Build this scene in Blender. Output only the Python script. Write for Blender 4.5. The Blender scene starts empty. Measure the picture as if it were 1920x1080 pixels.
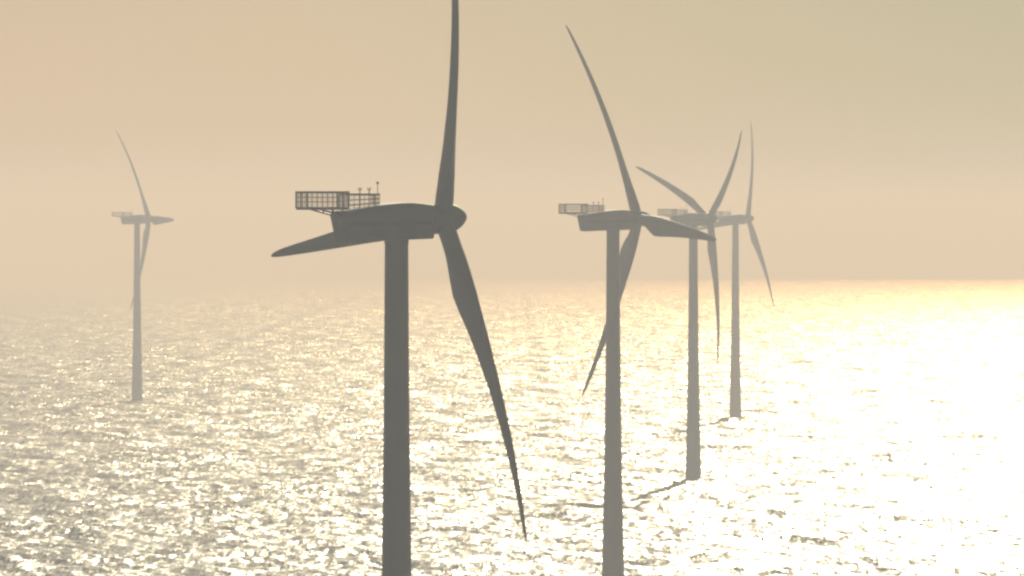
import bpy, bmesh, math, random
import numpy as np
from mathutils import Matrix, Vector

# ------------------------------------------------------------------ camera, sky, sun
S = bpy.context.scene
F_PX = 12500.0                       # focal length in pixels of the 1920 px wide photograph
CAM_H = 70.0
EYE_Y = 410.0                        # row of eye level in the photograph
EARTH = 1.68e6                       # curvature of the sea, puts the horizon 115 px under eye level
SUN_EL, SUN_AZ = 21.5, 7.6           # degrees; azimuth clockwise from +Y

cam_data = bpy.data.cameras.new('camera')
cam_data.sensor_width = 36.0
cam_data.lens = F_PX / 1920.0 * 36.0
cam_data.clip_start = 1.0
cam_data.clip_end = 60000.0
cam = bpy.data.objects.new('camera', cam_data)
S.collection.objects.link(cam)
cam.location = (0, 0, CAM_H)
cam.rotation_euler = (math.radians(90) - math.atan((540 - EYE_Y) / F_PX), 0, 0)
S.camera = cam

W = bpy.data.worlds.new('World')
S.world = W
W.use_nodes = True
wn, wl = W.node_tree.nodes, W.node_tree.links
wn.clear()
sky = wn.new('ShaderNodeTexSky')
sky.sky_type = 'NISHITA'
sky.sun_disc = False
sky.sun_elevation = math.radians(SUN_EL)
sky.sun_rotation = math.radians(SUN_AZ)
sky.air_density = 0.6
sky.dust_density = 1.5
sky.ozone_density = 1.0
bg = wn.new('ShaderNodeBackground')
bg.inputs['Strength'].default_value = 0.05
wo = wn.new('ShaderNodeOutputWorld')
dim = wn.new('ShaderNodeMixRGB')
dim.blend_type = 'MULTIPLY'
dim.inputs['Fac'].default_value = 1.0
wtc = wn.new('ShaderNodeTexCoord')
sep = wn.new('ShaderNodeSeparateXYZ')
wl.new(wtc.outputs['Generated'], sep.inputs[0])
rng_ = wn.new('ShaderNodeMapRange')
rng_.interpolation_type = 'SMOOTHSTEP'
rng_.inputs['From Min'].default_value = -0.12
rng_.inputs['From Max'].default_value = 0.12
wl.new(sep.outputs['X'], rng_.inputs['Value'])
sky_tint = wn.new('ShaderNodeMixRGB')                                 # tint multiplied into the sky: dims it, peach at left to greenish at right
sky_tint.inputs['Color1'].default_value = (0.297, 0.277, 0.272, 1)
sky_tint.inputs['Color2'].default_value = (0.155, 0.184, 0.167, 1)
wl.new(rng_.outputs[0], sky_tint.inputs['Fac'])
wl.new(sky_tint.outputs[0], dim.inputs['Color2'])
wl.new(sky.outputs[0], dim.inputs['Color1'])
wl.new(dim.outputs[0], bg.inputs['Color'])
wl.new(bg.outputs[0], wo.inputs['Surface'])

sun_data = bpy.data.lights.new('sun', 'SUN')
sun_data.energy = 5.0
sun_data.angle = math.radians(0.5)
sun_data.color = (1.0, 0.948, 0.75)
sun = bpy.data.objects.new('sun', sun_data)
S.collection.objects.link(sun)
to_sun = Vector((math.sin(math.radians(SUN_AZ)) * math.cos(math.radians(SUN_EL)),
                 math.cos(math.radians(SUN_AZ)) * math.cos(math.radians(SUN_EL)),
                 math.sin(math.radians(SUN_EL))))
sun.rotation_euler = to_sun.to_track_quat('Z', 'Y').to_euler()
sun.location = to_sun * 400

S.view_settings.view_transform = 'Standard'
S.view_settings.look = 'None'
S.view_settings.gamma = 1.0
S.view_settings.use_curve_mapping = False
S.view_settings.exposure = 0.33
S.cycles.volume_bounces = 2
S.cycles.max_bounces = 8
S.cycles.use_denoising = True
S.cycles.filter_width = 2.5

HAZE_DENSITY = 4.9e-4
HAZE_COLOR = (0.56, 0.575, 0.665)
HAZE_ABSORB = (0.93, 0.50, 0.09)     # blue is absorbed more, so far air turns beige
HAZE_G = 0.135

# ------------------------------------------------------------------ helpers
def sea_drop(r):
    return -(r * r) / (2 * EARTH)

def link_mesh(name, me, mat, parent=None):
    o = bpy.data.objects.new(name, me)
    if mat and not me.materials:
        me.materials.append(mat)
    S.collection.objects.link(o)
    if parent:
        o.parent = parent
    return o

def build(name, bm, mat, parent=None, smooth=True):
    me = bpy.data.meshes.new(name)
    bmesh.ops.recalc_face_normals(bm, faces=bm.faces)
    bm.to_mesh(me)
    bm.free()
    if smooth:
        for p in me.polygons:
            p.use_smooth = True
    return link_mesh(name, me, mat, parent)

def loft(bm, rings, cap=True):
    vs = [[bm.verts.new(p) for p in r] for r in rings]
    n = len(rings[0])
    for a, b in zip(vs[:-1], vs[1:]):
        for i in range(n):
            j = (i + 1) % n
            bm.faces.new((a[i], a[j], b[j], b[i]))
    if cap:
        bm.faces.new(vs[0][::-1])
        bm.faces.new(vs[-1])
    return vs

def bar(bm, p, q, r, n=6):
    p, q = Vector(p), Vector(q)
    d = (q - p).normalized()
    u = d.orthogonal().normalized()
    v = d.cross(u)
    rings = []
    for c in (p, q):
        rings.append([c + (u * math.cos(2 * math.pi * k / n) + v * math.sin(2 * math.pi * k / n)) * r for k in range(n)])
    loft(bm, rings)

def box(bm, lo, hi):
    x0, y0, z0 = lo
    x1, y1, z1 = hi
    loft(bm, [[Vector((x0, y0, z0)), Vector((x1, y0, z0)), Vector((x1, y1, z0)), Vector((x0, y1, z0))],
              [Vector((x0, y0, z1)), Vector((x1, y0, z1)), Vector((x1, y1, z1)), Vector((x0, y1, z1))]])

# ------------------------------------------------------------------ materials
def paint(name, col, rough, dirt, scale, streak=(1, 1, 1)):
    m = bpy.data.materials.new(name)
    m.use_nodes = True
    n, l = m.node_tree.nodes, m.node_tree.links
    b = n['Principled BSDF']
    b.inputs['Roughness'].default_value = rough
    tc = n.new('ShaderNodeTexCoord')
    mp = n.new('ShaderNodeMapping')
    mp.inputs['Scale'].default_value = streak
    nz = n.new('ShaderNodeTexNoise')
    nz.inputs['Scale'].default_value = scale
    nz.inputs['Detail'].default_value = 5
    rp = n.new('ShaderNodeValToRGB')
    rp.color_ramp.elements[0].position = 0.3
    rp.color_ramp.elements[0].color = tuple(c * dirt for c in col) + (1,)
    rp.color_ramp.elements[1].position = 0.62
    rp.color_ramp.elements[1].color = tuple(col) + (1,)
    l.new(tc.outputs['Object'], mp.inputs['Vector'])
    l.new(mp.outputs[0], nz.inputs['Vector'])
    l.new(nz.outputs['Fac'], rp.inputs['Fac'])
    l.new(rp.outputs['Color'], b.inputs['Base Color'])
    return m

tower_paint = paint('tower_paint', (0.30, 0.30, 0.29), 0.5, 0.85, 0.35, (1, 1, 0.15))
shell_paint = paint('shell_paint', (0.30, 0.30, 0.29), 0.7, 0.85, 0.6)
band_paint = paint('band_paint', (0.20, 0.20, 0.20), 0.5, 0.85, 0.6)
blade_paint = paint('blade_paint', (0.30, 0.30, 0.29), 0.6, 0.9, 0.3)
steel = paint('galvanised_steel', (0.26, 0.26, 0.25), 0.55, 0.75, 3.0)

def water_material():
    m = bpy.data.materials.new('sea_water')
    m.use_nodes = True
    n, l = m.node_tree.nodes, m.node_tree.links
    b = n['Principled BSDF']
    b.inputs['Base Color'].default_value = (0.012, 0.028, 0.034, 1)
    b.inputs['IOR'].default_value = 1.333
    b.inputs['Roughness'].default_value = 0.38
    tc = n.new('ShaderNodeTexCoord')
    geo = n.new('ShaderNodeNewGeometry')
    total = None
    # ripples too small for the mesh, as slopes: (size in metres, strength)
    for i, (size, amp, crest) in enumerate(((20.0, 0.26, 0.5), (4.0, 0.42, 0.2), (1.3, 0.92, 0.10), (0.55, 0.82, 0.12))):
        mp = n.new('ShaderNodeMapping')
        mp.inputs['Rotation'].default_value = (0, 0, math.radians(8 * i))
        mp.inputs['Location'].default_value = (17.3 * i, -5.1 * i, 3.3 * i)
        mp.inputs['Scale'].default_value = (1.0, crest, 1.0)     # short crests lie across the wind
        l.new(tc.outputs['Object'], mp.inputs['Vector'])
        nz = n.new('ShaderNodeTexNoise')
        nz.inputs['Scale'].default_value = 1.0 / size
        nz.inputs['Detail'].default_value = 1.5
        l.new(mp.outputs[0], nz.inputs['Vector'])
        sub = n.new('ShaderNodeVectorMath'); sub.operation = 'SUBTRACT'
        sub.inputs[1].default_value = (0.5, 0.5, 0.5)
        l.new(nz.outputs['Color'], sub.inputs[0])
        mul = n.new('ShaderNodeVectorMath'); mul.operation = 'MULTIPLY'
        mul.inputs[1].default_value = (amp, amp, 0)
        l.new(sub.outputs[0], mul.inputs[0])
        if total is None:
            total = mul
        else:
            ad = n.new('ShaderNodeVectorMath'); ad.operation = 'ADD'
            l.new(total.outputs[0], ad.inputs[0]); l.new(mul.outputs[0], ad.inputs[1])
            total = ad
    # gusts and calmer streaks: the ripples are stronger in some patches than in others
    gm = n.new('ShaderNodeMapping')
    gm.inputs['Rotation'].default_value = (0, 0, math.radians(-20))
    gm.inputs['Scale'].default_value = (1.0, 0.28, 1.0)
    l.new(tc.outputs['Object'], gm.inputs['Vector'])
    gz = n.new('ShaderNodeTexNoise')
    gz.inputs['Scale'].default_value = 1 / 38.0
    gz.inputs['Detail'].default_value = 4.0
    l.new(gm.outputs[0], gz.inputs['Vector'])
    gr = n.new('ShaderNodeMapRange')
    gr.inputs['From Min'].default_value = 0.32; gr.inputs['From Max'].default_value = 0.68
    gr.inputs['To Min'].default_value = 0.55; gr.inputs['To Max'].default_value = 1.35
    l.new(gz.outputs['Fac'], gr.inputs['Value'])
    gs = n.new('ShaderNodeVectorMath'); gs.operation = 'SCALE'
    l.new(total.outputs[0], gs.inputs[0]); l.new(gr.outputs[0], gs.inputs['Scale'])
    ad = n.new('ShaderNodeVectorMath'); ad.operation = 'ADD'
    l.new(gs.outputs[0], ad.inputs[0]); l.new(geo.outputs['Normal'], ad.inputs[1])
    nm = n.new('ShaderNodeVectorMath'); nm.operation = 'NORMALIZE'
    l.new(ad.outputs[0], nm.inputs[0])
    l.new(nm.outputs[0], b.inputs['Normal'])
    return m

# ------------------------------------------------------------------ sea
def wave_tile(seed, n, size, lmin, lmax, peak, wind_deg, spread, rms_slope):
    rng = np.random.default_rng(seed)
    k1 = 2 * np.pi * np.fft.fftfreq(n, size / n)
    kx, ky = np.meshgrid(k1, k1, indexing='ij')
    k = np.hypot(kx, ky)
    k[0, 0] = 1e9
    kp = 2 * np.pi / peak
    a = math.radians(wind_deg)
    c = (kx * math.cos(a) + ky * math.sin(a)) / k
    p = np.exp(-1.25 * (kp / k) ** 2) / k ** 4 * (spread + (1 - spread) * c ** 4)
    p *= (k < 2 * np.pi / lmin) & (k > 2 * np.pi / lmax)
    p[0, 0] = 0
    amp = np.sqrt(p) * (rng.normal(size=(n, n)) + 1j * rng.normal(size=(n, n)))
    h = np.fft.ifft2(amp).real
    gx, gy = np.gradient(h, size / n)
    return h * (rms_slope / math.sqrt((gx * gx + gy * gy).mean()))

def sample(tile, size, x, y):
    n = tile.shape[0]
    u = (x / size * n) % n
    v = (y / size * n) % n
    i = np.floor(u).astype(int); j = np.floor(v).astype(int)
    fu = u - i; fv = v - j
    i %= n; j %= n
    i2 = (i + 1) % n; j2 = (j + 1) % n
    return (tile[i, j] * (1 - fu) * (1 - fv) + tile[i2, j] * fu * (1 - fv)
            + tile[i, j2] * (1 - fu) * fv + tile[i2, j2] * fu * fv)

def make_sea():
    rows = [4, 20, 60, 120, 200, 300, 400, 500, 600, 700, 800, 900]
    r = 900.0
    while r < 20000:
        r += 1.25 * max(1.0, (r / 1400.0)) ** 1.5
        rows.append(r)
    fine = np.radians(np.linspace(-7.0, 7.0, 401))
    coarse = np.radians(np.linspace(7.0, 353.0, 71))[1:-1]
    ang = np.concatenate([fine, coarse])
    R = np.array(rows)
    rr, aa = np.meshgrid(R, ang, indexing='ij')
    x = rr * np.sin(aa)
    y = rr * np.cos(aa)
    z = sea_drop(rr)
    edge = np.clip((np.radians(7.0) - np.abs(np.where(aa > math.pi, aa - 2 * math.pi, aa))) / np.radians(0.7), 0, 1)
    edge *= np.clip((rr - 900) / 60.0, 0, 1)
    longw = wave_tile(3, 512, 613.0, 11.0, 160.0, 42.0, 24.0, 0.30, 0.075)
    shortw = wave_tile(8, 512, 311.0, 3.0, 11.0, 5.5, 29.0, 0.10, 0.115)
    ca, sa = math.cos(0.4), math.sin(0.4)
    h = sample(longw, 613.0, x, y) * np.clip((13000 - rr) / 6000, 0, 1)
    h += sample(shortw, 311.0, x * ca - y * sa, x * sa + y * ca) * np.clip((4200 - rr) / 2600, 0.0, 1)
    z = z + h * edge
    nr, nc = rr.shape
    co = np.stack([x, y, z], -1).reshape(-1, 3)
    co = np.concatenate([co, [[0, 0, 0]]])
    i = np.arange(nr - 1)[:, None] * nc
    j = np.arange(nc)[None, :]
    j2 = (j + 1) % nc
    quads = np.stack([i + j, i + nc + j, i + nc + j2, i + j2], -1).reshape(-1, 4)[:, ::-1]
    tris = np.stack([np.full(nc, nr * nc), np.arange(nc), (np.arange(nc) + 1) % nc], -1)[:, ::-1]
    me = bpy.data.meshes.new('sea')
    me.vertices.add(len(co))
    me.vertices.foreach_set('co', co.astype(np.float32).ravel())
    loops = np.concatenate([quads.ravel(), tris.ravel()]).astype(np.int32)
    me.loops.add(len(loops))
    me.loops.foreach_set('vertex_index', loops)
    starts = np.concatenate([np.arange(len(quads)) * 4, len(quads) * 4 + np.arange(len(tris)) * 3]).astype(np.int32)
    me.polygons.add(len(starts))
    me.polygons.foreach_set('loop_start', starts)
    me.polygons.foreach_set('use_smooth', np.ones(len(starts), dtype=bool))
    me.update(calc_edges=True)
    print('sea', len(co), 'up', me.polygons[5].normal.z, me.polygons[len(starts) - 1].normal.z)
    o = link_mesh('sea', me, water_material())
    o['kind'] = 'structure'
    o['label'] = 'choppy open sea glittering in hazy low sunlight'
    return o

make_sea()

# ------------------------------------------------------------------ wind turbine
HUB_A, TILT, ROTOR_R = 4.9, math.radians(5.0), 38.6

def interp(x, pts):
    return float(np.interp(x, [p[0] for p in pts], [p[1] for p in pts]))

def tower_mesh():
    prof = [(0, 4.35), (3, 4.25), (12, 3.8), (25, 3.25), (36, 2.92), (50, 2.55), (67.95, 2.30)]
    bm = bmesh.new()
    rings = []
    zs = [-7.0] + [1.2 * i for i in range(57)] + [67.95]
    for z in zs:
        d = interp(max(z, 0), prof)
        rings.append([Vector((d / 2 * math.cos(2 * math.pi * k / 40), d / 2 * math.sin(2 * math.pi * k / 40), z)) for k in range(40)])
    loft(bm, rings)
    return bm

def collar_mesh():
    bm = bmesh.new()
    rings = []
    for r, z in ((1.16, 67.5), (1.19, 67.54), (1.19, 67.9), (1.19, 68.3)):
        rings.append([Vector((r * math.cos(2 * math.pi * k / 32), r * math.sin(2 * math.pi * k / 32), z)) for k in range(32)])
    loft(bm, rings)
    return bm

TOP = [(-6.47, 0.55), (-6.2, 0.72), (-5.6, 0.82), (-3.5, 1.15), (-1.7, 1.42), (0.3, 1.58), (1.2, 1.60), (2.2, 1.52), (3.45, 1.36)]
BOT = [(-6.47, -2.22), (-5.95, -2.28), (-3, -2.17), (1, -2.05), (2.6, -2.0), (3.45, -1.96)]
HWID = [(-6.47, 1.42), (-6.1, 1.55), (-4, 1.62), (1, 1.62), (2.6, 1.52), (3.45, 1.30)]

def nacelle_section(a, grow=0.0, n=40, shift=0.0):
    t, b, w = interp(a, TOP), interp(a, BOT), interp(a, HWID)
    c, hh = (t + b) / 2, (t - b) / 2
    pts = []
    for k in range(n):
        th = 2 * math.pi * k / n
        cs, sn = math.cos(th), math.sin(th)
        e = 0.24 if sn < 0 else 0.2
        yy = math.copysign(abs(cs) ** 0.26, cs)
        zz = math.copysign(abs(sn) ** e, sn)
        # the rear face leans: the bottom sits further forward than the top
        lean = 0.0
        if a < -5.0:
            lean = 0.62 * (0.5 - 0.5 * zz) * min(1.0, (-5.0 - a) / 1.4)
        pts.append(Vector((a + lean, yy * (w + grow), 70 + c + zz * (hh + grow))))
    return pts

def nacelle_mesh():
    bm = bmesh.new()
    xs = [-6.47, -6.42, -6.25, -6.0, -5.6, -5.0, -4, -3, -2, -1, 0, 0.8, 1.2, 1.8, 2.4, 2.9, 3.3, 3.45]
    rings = [nacelle_section(a) for a in xs]
    first = rings[0]
    cen = sum(first, Vector()) / len(first)
    rings.insert(0, [p.lerp(cen, 0.05) + Vector((-0.04, 0, 0)) for p in first])
    loft(bm, rings)
    return bm

def band_mesh():
    # a proud strip along both flanks where the two shell halves meet
    bm = bmesh.new()
    for s in (-1, 1):
        rings = []
        for a in np.linspace(-5.7, 3.1, 24):
            w = interp(a, HWID)
            y0, y1 = s * (w - 0.15), s * (w + 0.035)
            z = 70 - 0.45 + 0.02 * a
            rings.append([Vector((a, y0, z - 0.22)), Vector((a, y1, z - 0.2)), Vector((a, y1, z + 0.2)), Vector((a, y0, z + 0.22))])
        loft(bm, rings)
    return bm

def spinner_mesh():
    # lathe round +X, local to the hub centre
    prof = [(-1.42, 1.18), (-1.40, 1.36), (-1.1, 1.44), (0.2, 1.44), (0.7, 1.40)]
    for t in np.linspace(0.12, 1.0, 12):
        prof.append((0.7 + 1.9 * t, 1.40 * max(0.0, 1 - t ** 1.75) ** 0.70 + 0.004))
    bm = bmesh.new()
    loft(bm, [[Vector((x, r * math.cos(2 * math.pi * k / 40), r * math.sin(2 * math.pi * k / 40))) for k in range(40)] for x, r in prof])
    return bm

CHORD = [(1.2, 1.85), (2.4, 1.85), (4, 2.15), (6, 2.95), (8, 3.45), (10, 3.35), (14, 2.85), (20, 2.25), (28, 1.60), (34, 1.12), (37, 0.80), (38.3, 0.42), (38.6, 0.12)]
THICK = [(1.2, 1.0), (2.4, 1.0), (4, 0.80), (6, 0.50), (8, 0.36), (12, 0.28), (20, 0.22), (38.6, 0.16)]
TWIST = [(1.2, 19), (6, 18), (8, 16), (12, 11.5), (20, 6.5), (30, 3.5), (38.6, 2.0)]

def blade_mesh():
    bm = bmesh.new()
    rings = []
    n = 28
    for r in [1.0, 1.6, 2.4, 3.2, 4, 4.8, 5.6, 6.4, 7.2, 8, 9, 10, 11.5, 13, 15, 17, 19, 21, 23, 25, 27, 29, 31, 33, 35, 36.5, 37.5, 38.1, 38.4, 38.6]:
        c, tc, tw = interp(r, CHORD), interp(r, THICK), math.radians(interp(r, TWIST))
        rnd = min(1.0, max(0.0, (tc - 0.36) / 0.64))       # 1 at the round root, 0 for an aerofoil
        ax = 0.5 * rnd + 0.30 * (1 - rnd)
        bend = -3.5 * (r / ROTOR_R) ** 2.4
        ring = []
        for k in range(n):
            th = 2 * math.pi * k / n
            s = 0.5 - 0.5 * math.cos(th)                      # 0 leading edge, 1 trailing edge
            air = 5 * tc * (0.2969 * math.sqrt(s) - 0.126 * s - 0.3516 * s * s + 0.2843 * s ** 3 - 0.1036 * s ** 4)
            cir = 0.5 * tc * abs(math.sin(th))
            h = (air * (1 - rnd) + cir * rnd) * (1 if th < math.pi else -1)
            cy = (ax - s) * c                                   # towards the leading edge
            hx = h * c
            y = cy * math.cos(tw) - hx * math.sin(tw)
            x = cy * math.sin(tw) + hx * math.cos(tw)
            ring.append(Vector((x + bend, y, r)))
        rings.append(ring)
    loft(bm, rings)
    return bm

PW = 1.38                        # half width of the hoist platform
PA0, PA1, PA2 = -10.0, -5.65, -2.34
DECK, RAIL_HI, RAIL_LO = 71.12, 72.66, 72.45

def deck_mesh():
    bm = bmesh.new()
    box(bm, (PA0, -PW, DECK - 0.12), (PA1, PW, DECK))
    for s in (-1, 1):
        box(bm, (PA0, s * PW - 0.05, DECK - 0.26), (PA1, s * PW + 0.05, DECK - 0.122))
    return bm

def fence_panel(a0, a1, z0, z1, y, step, z0b=None):
    """grid panel along the axis: posts are made apart"""
    bm = bmesh.new()
    z0b = z0 if z0b is None else z0b
    for f in (0.33, 0.62):
        bar(bm, (a0, y, z0 + (z1 - z0) * f), (a1, y, z0b + (z1 - z0b) * f), 0.035)
    box(bm, (a0, y - 0.045, z1 - 0.19), (a1, y + 0.045, z1))
    m = int(round((a1 - a0) / 0.18))
    for k in range(1, m):                                   # thin wire infill
        t = k / m
        bar(bm, (a0 + (a1 - a0) * t, y, z0 + (z0b - z0) * t), (a0 + (a1 - a0) * t, y, z1 - 0.1), 0.015, 4)
    n = int(round((a1 - a0) / step))
    for k in range(n + 1):
        t = k / n
        bar(bm, (a0 + (a1 - a0) * t, y, z0 + (z0b - z0) * t), (a0 + (a1 - a0) * t, y, z1 - 0.1), 0.038)
    return bm

def end_panel(a, z0, z1):
    bm = bmesh.new()
    for f in (0.33, 0.62):
        bar(bm, (a, -PW, z0 + (z1 - z0) * f), (a, PW, z0 + (z1 - z0) * f), 0.035)
    box(bm, (a - 0.045, -PW + 0.05, z1 - 0.19), (a + 0.045, PW - 0.05, z1))
    for k in range(1, 5):
        y = -PW + 2 * PW * k / 5
        bar(bm, (a, y, z0), (a, y, z1 - 0.1), 0.05)
    return bm

def post_mesh(a, y, z0, z1):
    bm = bmesh.new()
    box(bm, (a - 0.075, y - 0.075, z0), (a + 0.075, y + 0.075, z1))
    return bm

def brace_mesh(s):
    bm = bmesh.new()
    y = s * (PW - 0.2)
    bar(bm, (-8.9, y, DECK - 0.12), (-6.35, y, 70.33), 0.085, 8)
    bar(bm, (-6.35, y, 70.33), (-5.9, y, 70.33), 0.10, 8)
    bar(bm, (-7.4, y, DECK - 0.12), (-7.2, y, 70.60), 0.065, 8)
    bar(bm, (-6.2, y, DECK - 0.12), (-6.2, y, 70.55), 0.085, 8)
    return bm

def mast_mesh(a, y, top, ball):
    bm = bmesh.new()
    z0 = 70 + interp(a, TOP) - 0.15
    bar(bm, (a, y, z0), (a, y, top), 0.055 if not ball else 0.04, 8)
    if ball:
        m = Matrix.Translation((a, y, top + 0.1))
        bmesh.ops.create_uvsphere(bm, u_segments=12, v_segments=8, radius=0.14, matrix=m)
    else:
        box(bm, (a - 0.16, y - 0.04, top - 0.12), (a + 0.16, y + 0.04, top - 0.04))
        for d in (-0.13, 0.13):
            bar(bm, (a + d, y, top - 0.1), (a + d, y, top + 0.14), 0.05, 8)
    return bm

def hub_matrix(theta):
    return (Matrix.Translation((HUB_A, 0, 70.0)) @ Matrix.Rotation(-TILT, 4, 'Y') @ Matrix.Rotation(theta, 4, 'X'))

def make_turbine():
    root = bpy.data.objects.new('wind_turbine', None)
    S.collection.objects.link(root)
    build('tower', tower_mesh(), tower_paint, root)
    nac = build('nacelle', nacelle_mesh(), shell_paint, root)
    build('shell_band', band_mesh(), band_paint, nac, False)
    build('yaw_collar', collar_mesh(), shell_paint, root)
    sp = build('spinner', spinner_mesh(), shell_paint, root)
    sp.matrix_local = hub_matrix(0)
    bl = build('blade', blade_mesh(), blade_paint, root)
    for k in range(2):
        c = bl.copy()
        S.collection.objects.link(c)
    pf = build('hoist_platform', deck_mesh(), steel, root, False)
    for s in (-1, 1):
        build('railing', fence_panel(PA0, PA1, DECK, RAIL_HI, s * PW, 0.54), steel, pf, False)
        build('railing', fence_panel(PA1 + 0.12, PA2, 70 + interp(PA1, TOP) - 0.1, RAIL_LO, s * PW * 0.92, 0.54, 70 + interp(PA2, TOP) - 0.3), steel, pf, False)
        build('brace', brace_mesh(s), steel, pf)
    for a, z1 in ((PA0, RAIL_HI), (PA1, RAIL_HI)):
        build('railing', end_panel(a, DECK, z1), steel, pf, False)
    build('railing', end_panel(PA2, 70 + interp(PA2, TOP) - 0.2, RAIL_LO), steel, pf, False)
    for a in (PA0, PA1):
        for s in (-1, 1):
            build('post', post_mesh(a, s * PW, DECK - 0.1, RAIL_HI + 0.01), steel, pf, False)
    build('wind_sensor', mast_mesh(-3.75, 0.3, 72.9, False), steel, root)
    build('wind_sensor', mast_mesh(-3.02, -0.3, 72.9, False), steel, root)
    build('beacon_mast', mast_mesh(-2.0, 0.0, 73.4, True), steel, root)
    return root

def copy_tree(o, parent=None):
    c = o.copy()
    S.collection.objects.link(c)
    if parent:
        c.parent = parent
    for ch in list(o.children):
        copy_tree(ch, c)
    return c

# tower column in the photograph, distance, axis turned away from the picture plane, rotor angle
TURBINES = [
    (743.5, 651.0, 24.0, 24.5, 0.97, 'dark large wind turbine with its top blade cut off by the picture edge'),
    (1149.5, 1195.0, 24.0, -25.2, 1.02, 'grey wind turbine whose sideways blade crosses the tower of the turbine behind it'),
    (1300.0, 1818.0, 24.5, 52.0, 1.02, 'pale grey wind turbine with two raised blades in a Y'),
    (1379.0, 2409.0, 24.0, 24.0, 1.01, 'small pale wind turbine at the far end of the row, one blade upright'),
    (257.0, 2639.0, 22.0, -30.0, 1.07, 'faint hazy wind turbine standing alone, away from the row of four'),
]
proto = make_turbine()
copies = [proto] + [copy_tree(proto) for _ in TURBINES[1:]]
for root, (px, d, yaw, theta, blade_scale, label) in zip(copies, TURBINES):
    X = (px - 960) / F_PX * d
    root.location = (X, d, 0)                 # hubs all at one height; the tower foot runs down through the waterline
    root.rotation_euler = (0, 0, math.radians(yaw))
    root['label'] = label
    root['category'] = 'wind turbine'
    root['group'] = 'offshore wind turbines'
    blades = [c for c in root.children if c.name.startswith('blade')]
    for k, b in enumerate(blades):
        b.matrix_local = hub_matrix(math.radians(theta + 120 * k)) @ Matrix.Scale(blade_scale, 4)

# ------------------------------------------------------------------ haze
hm = bpy.data.materials.new('haze')
hm.use_nodes = True
hn, hl = hm.node_tree.nodes, hm.node_tree.links
hn.clear()
out = hn.new('ShaderNodeOutputMaterial')
vol = hn.new('ShaderNodeVolumePrincipled')
vol.inputs['Color'].default_value = HAZE_COLOR + (1,)
vol.inputs['Absorption Color'].default_value = HAZE_ABSORB + (1,)
vol.inputs['Density'].default_value = HAZE_DENSITY
vol.inputs['Anisotropy'].default_value = HAZE_G
hl.new(vol.outputs[0], out.inputs['Volume'])
bm = bmesh.new()
box(bm, (-21500, -21500, -110), (21500, 21500, 114))
haze = build('haze', bm, hm, None, False)
haze['kind'] = 'stuff'
haze['label'] = 'warm beige sea haze fading everything far off'
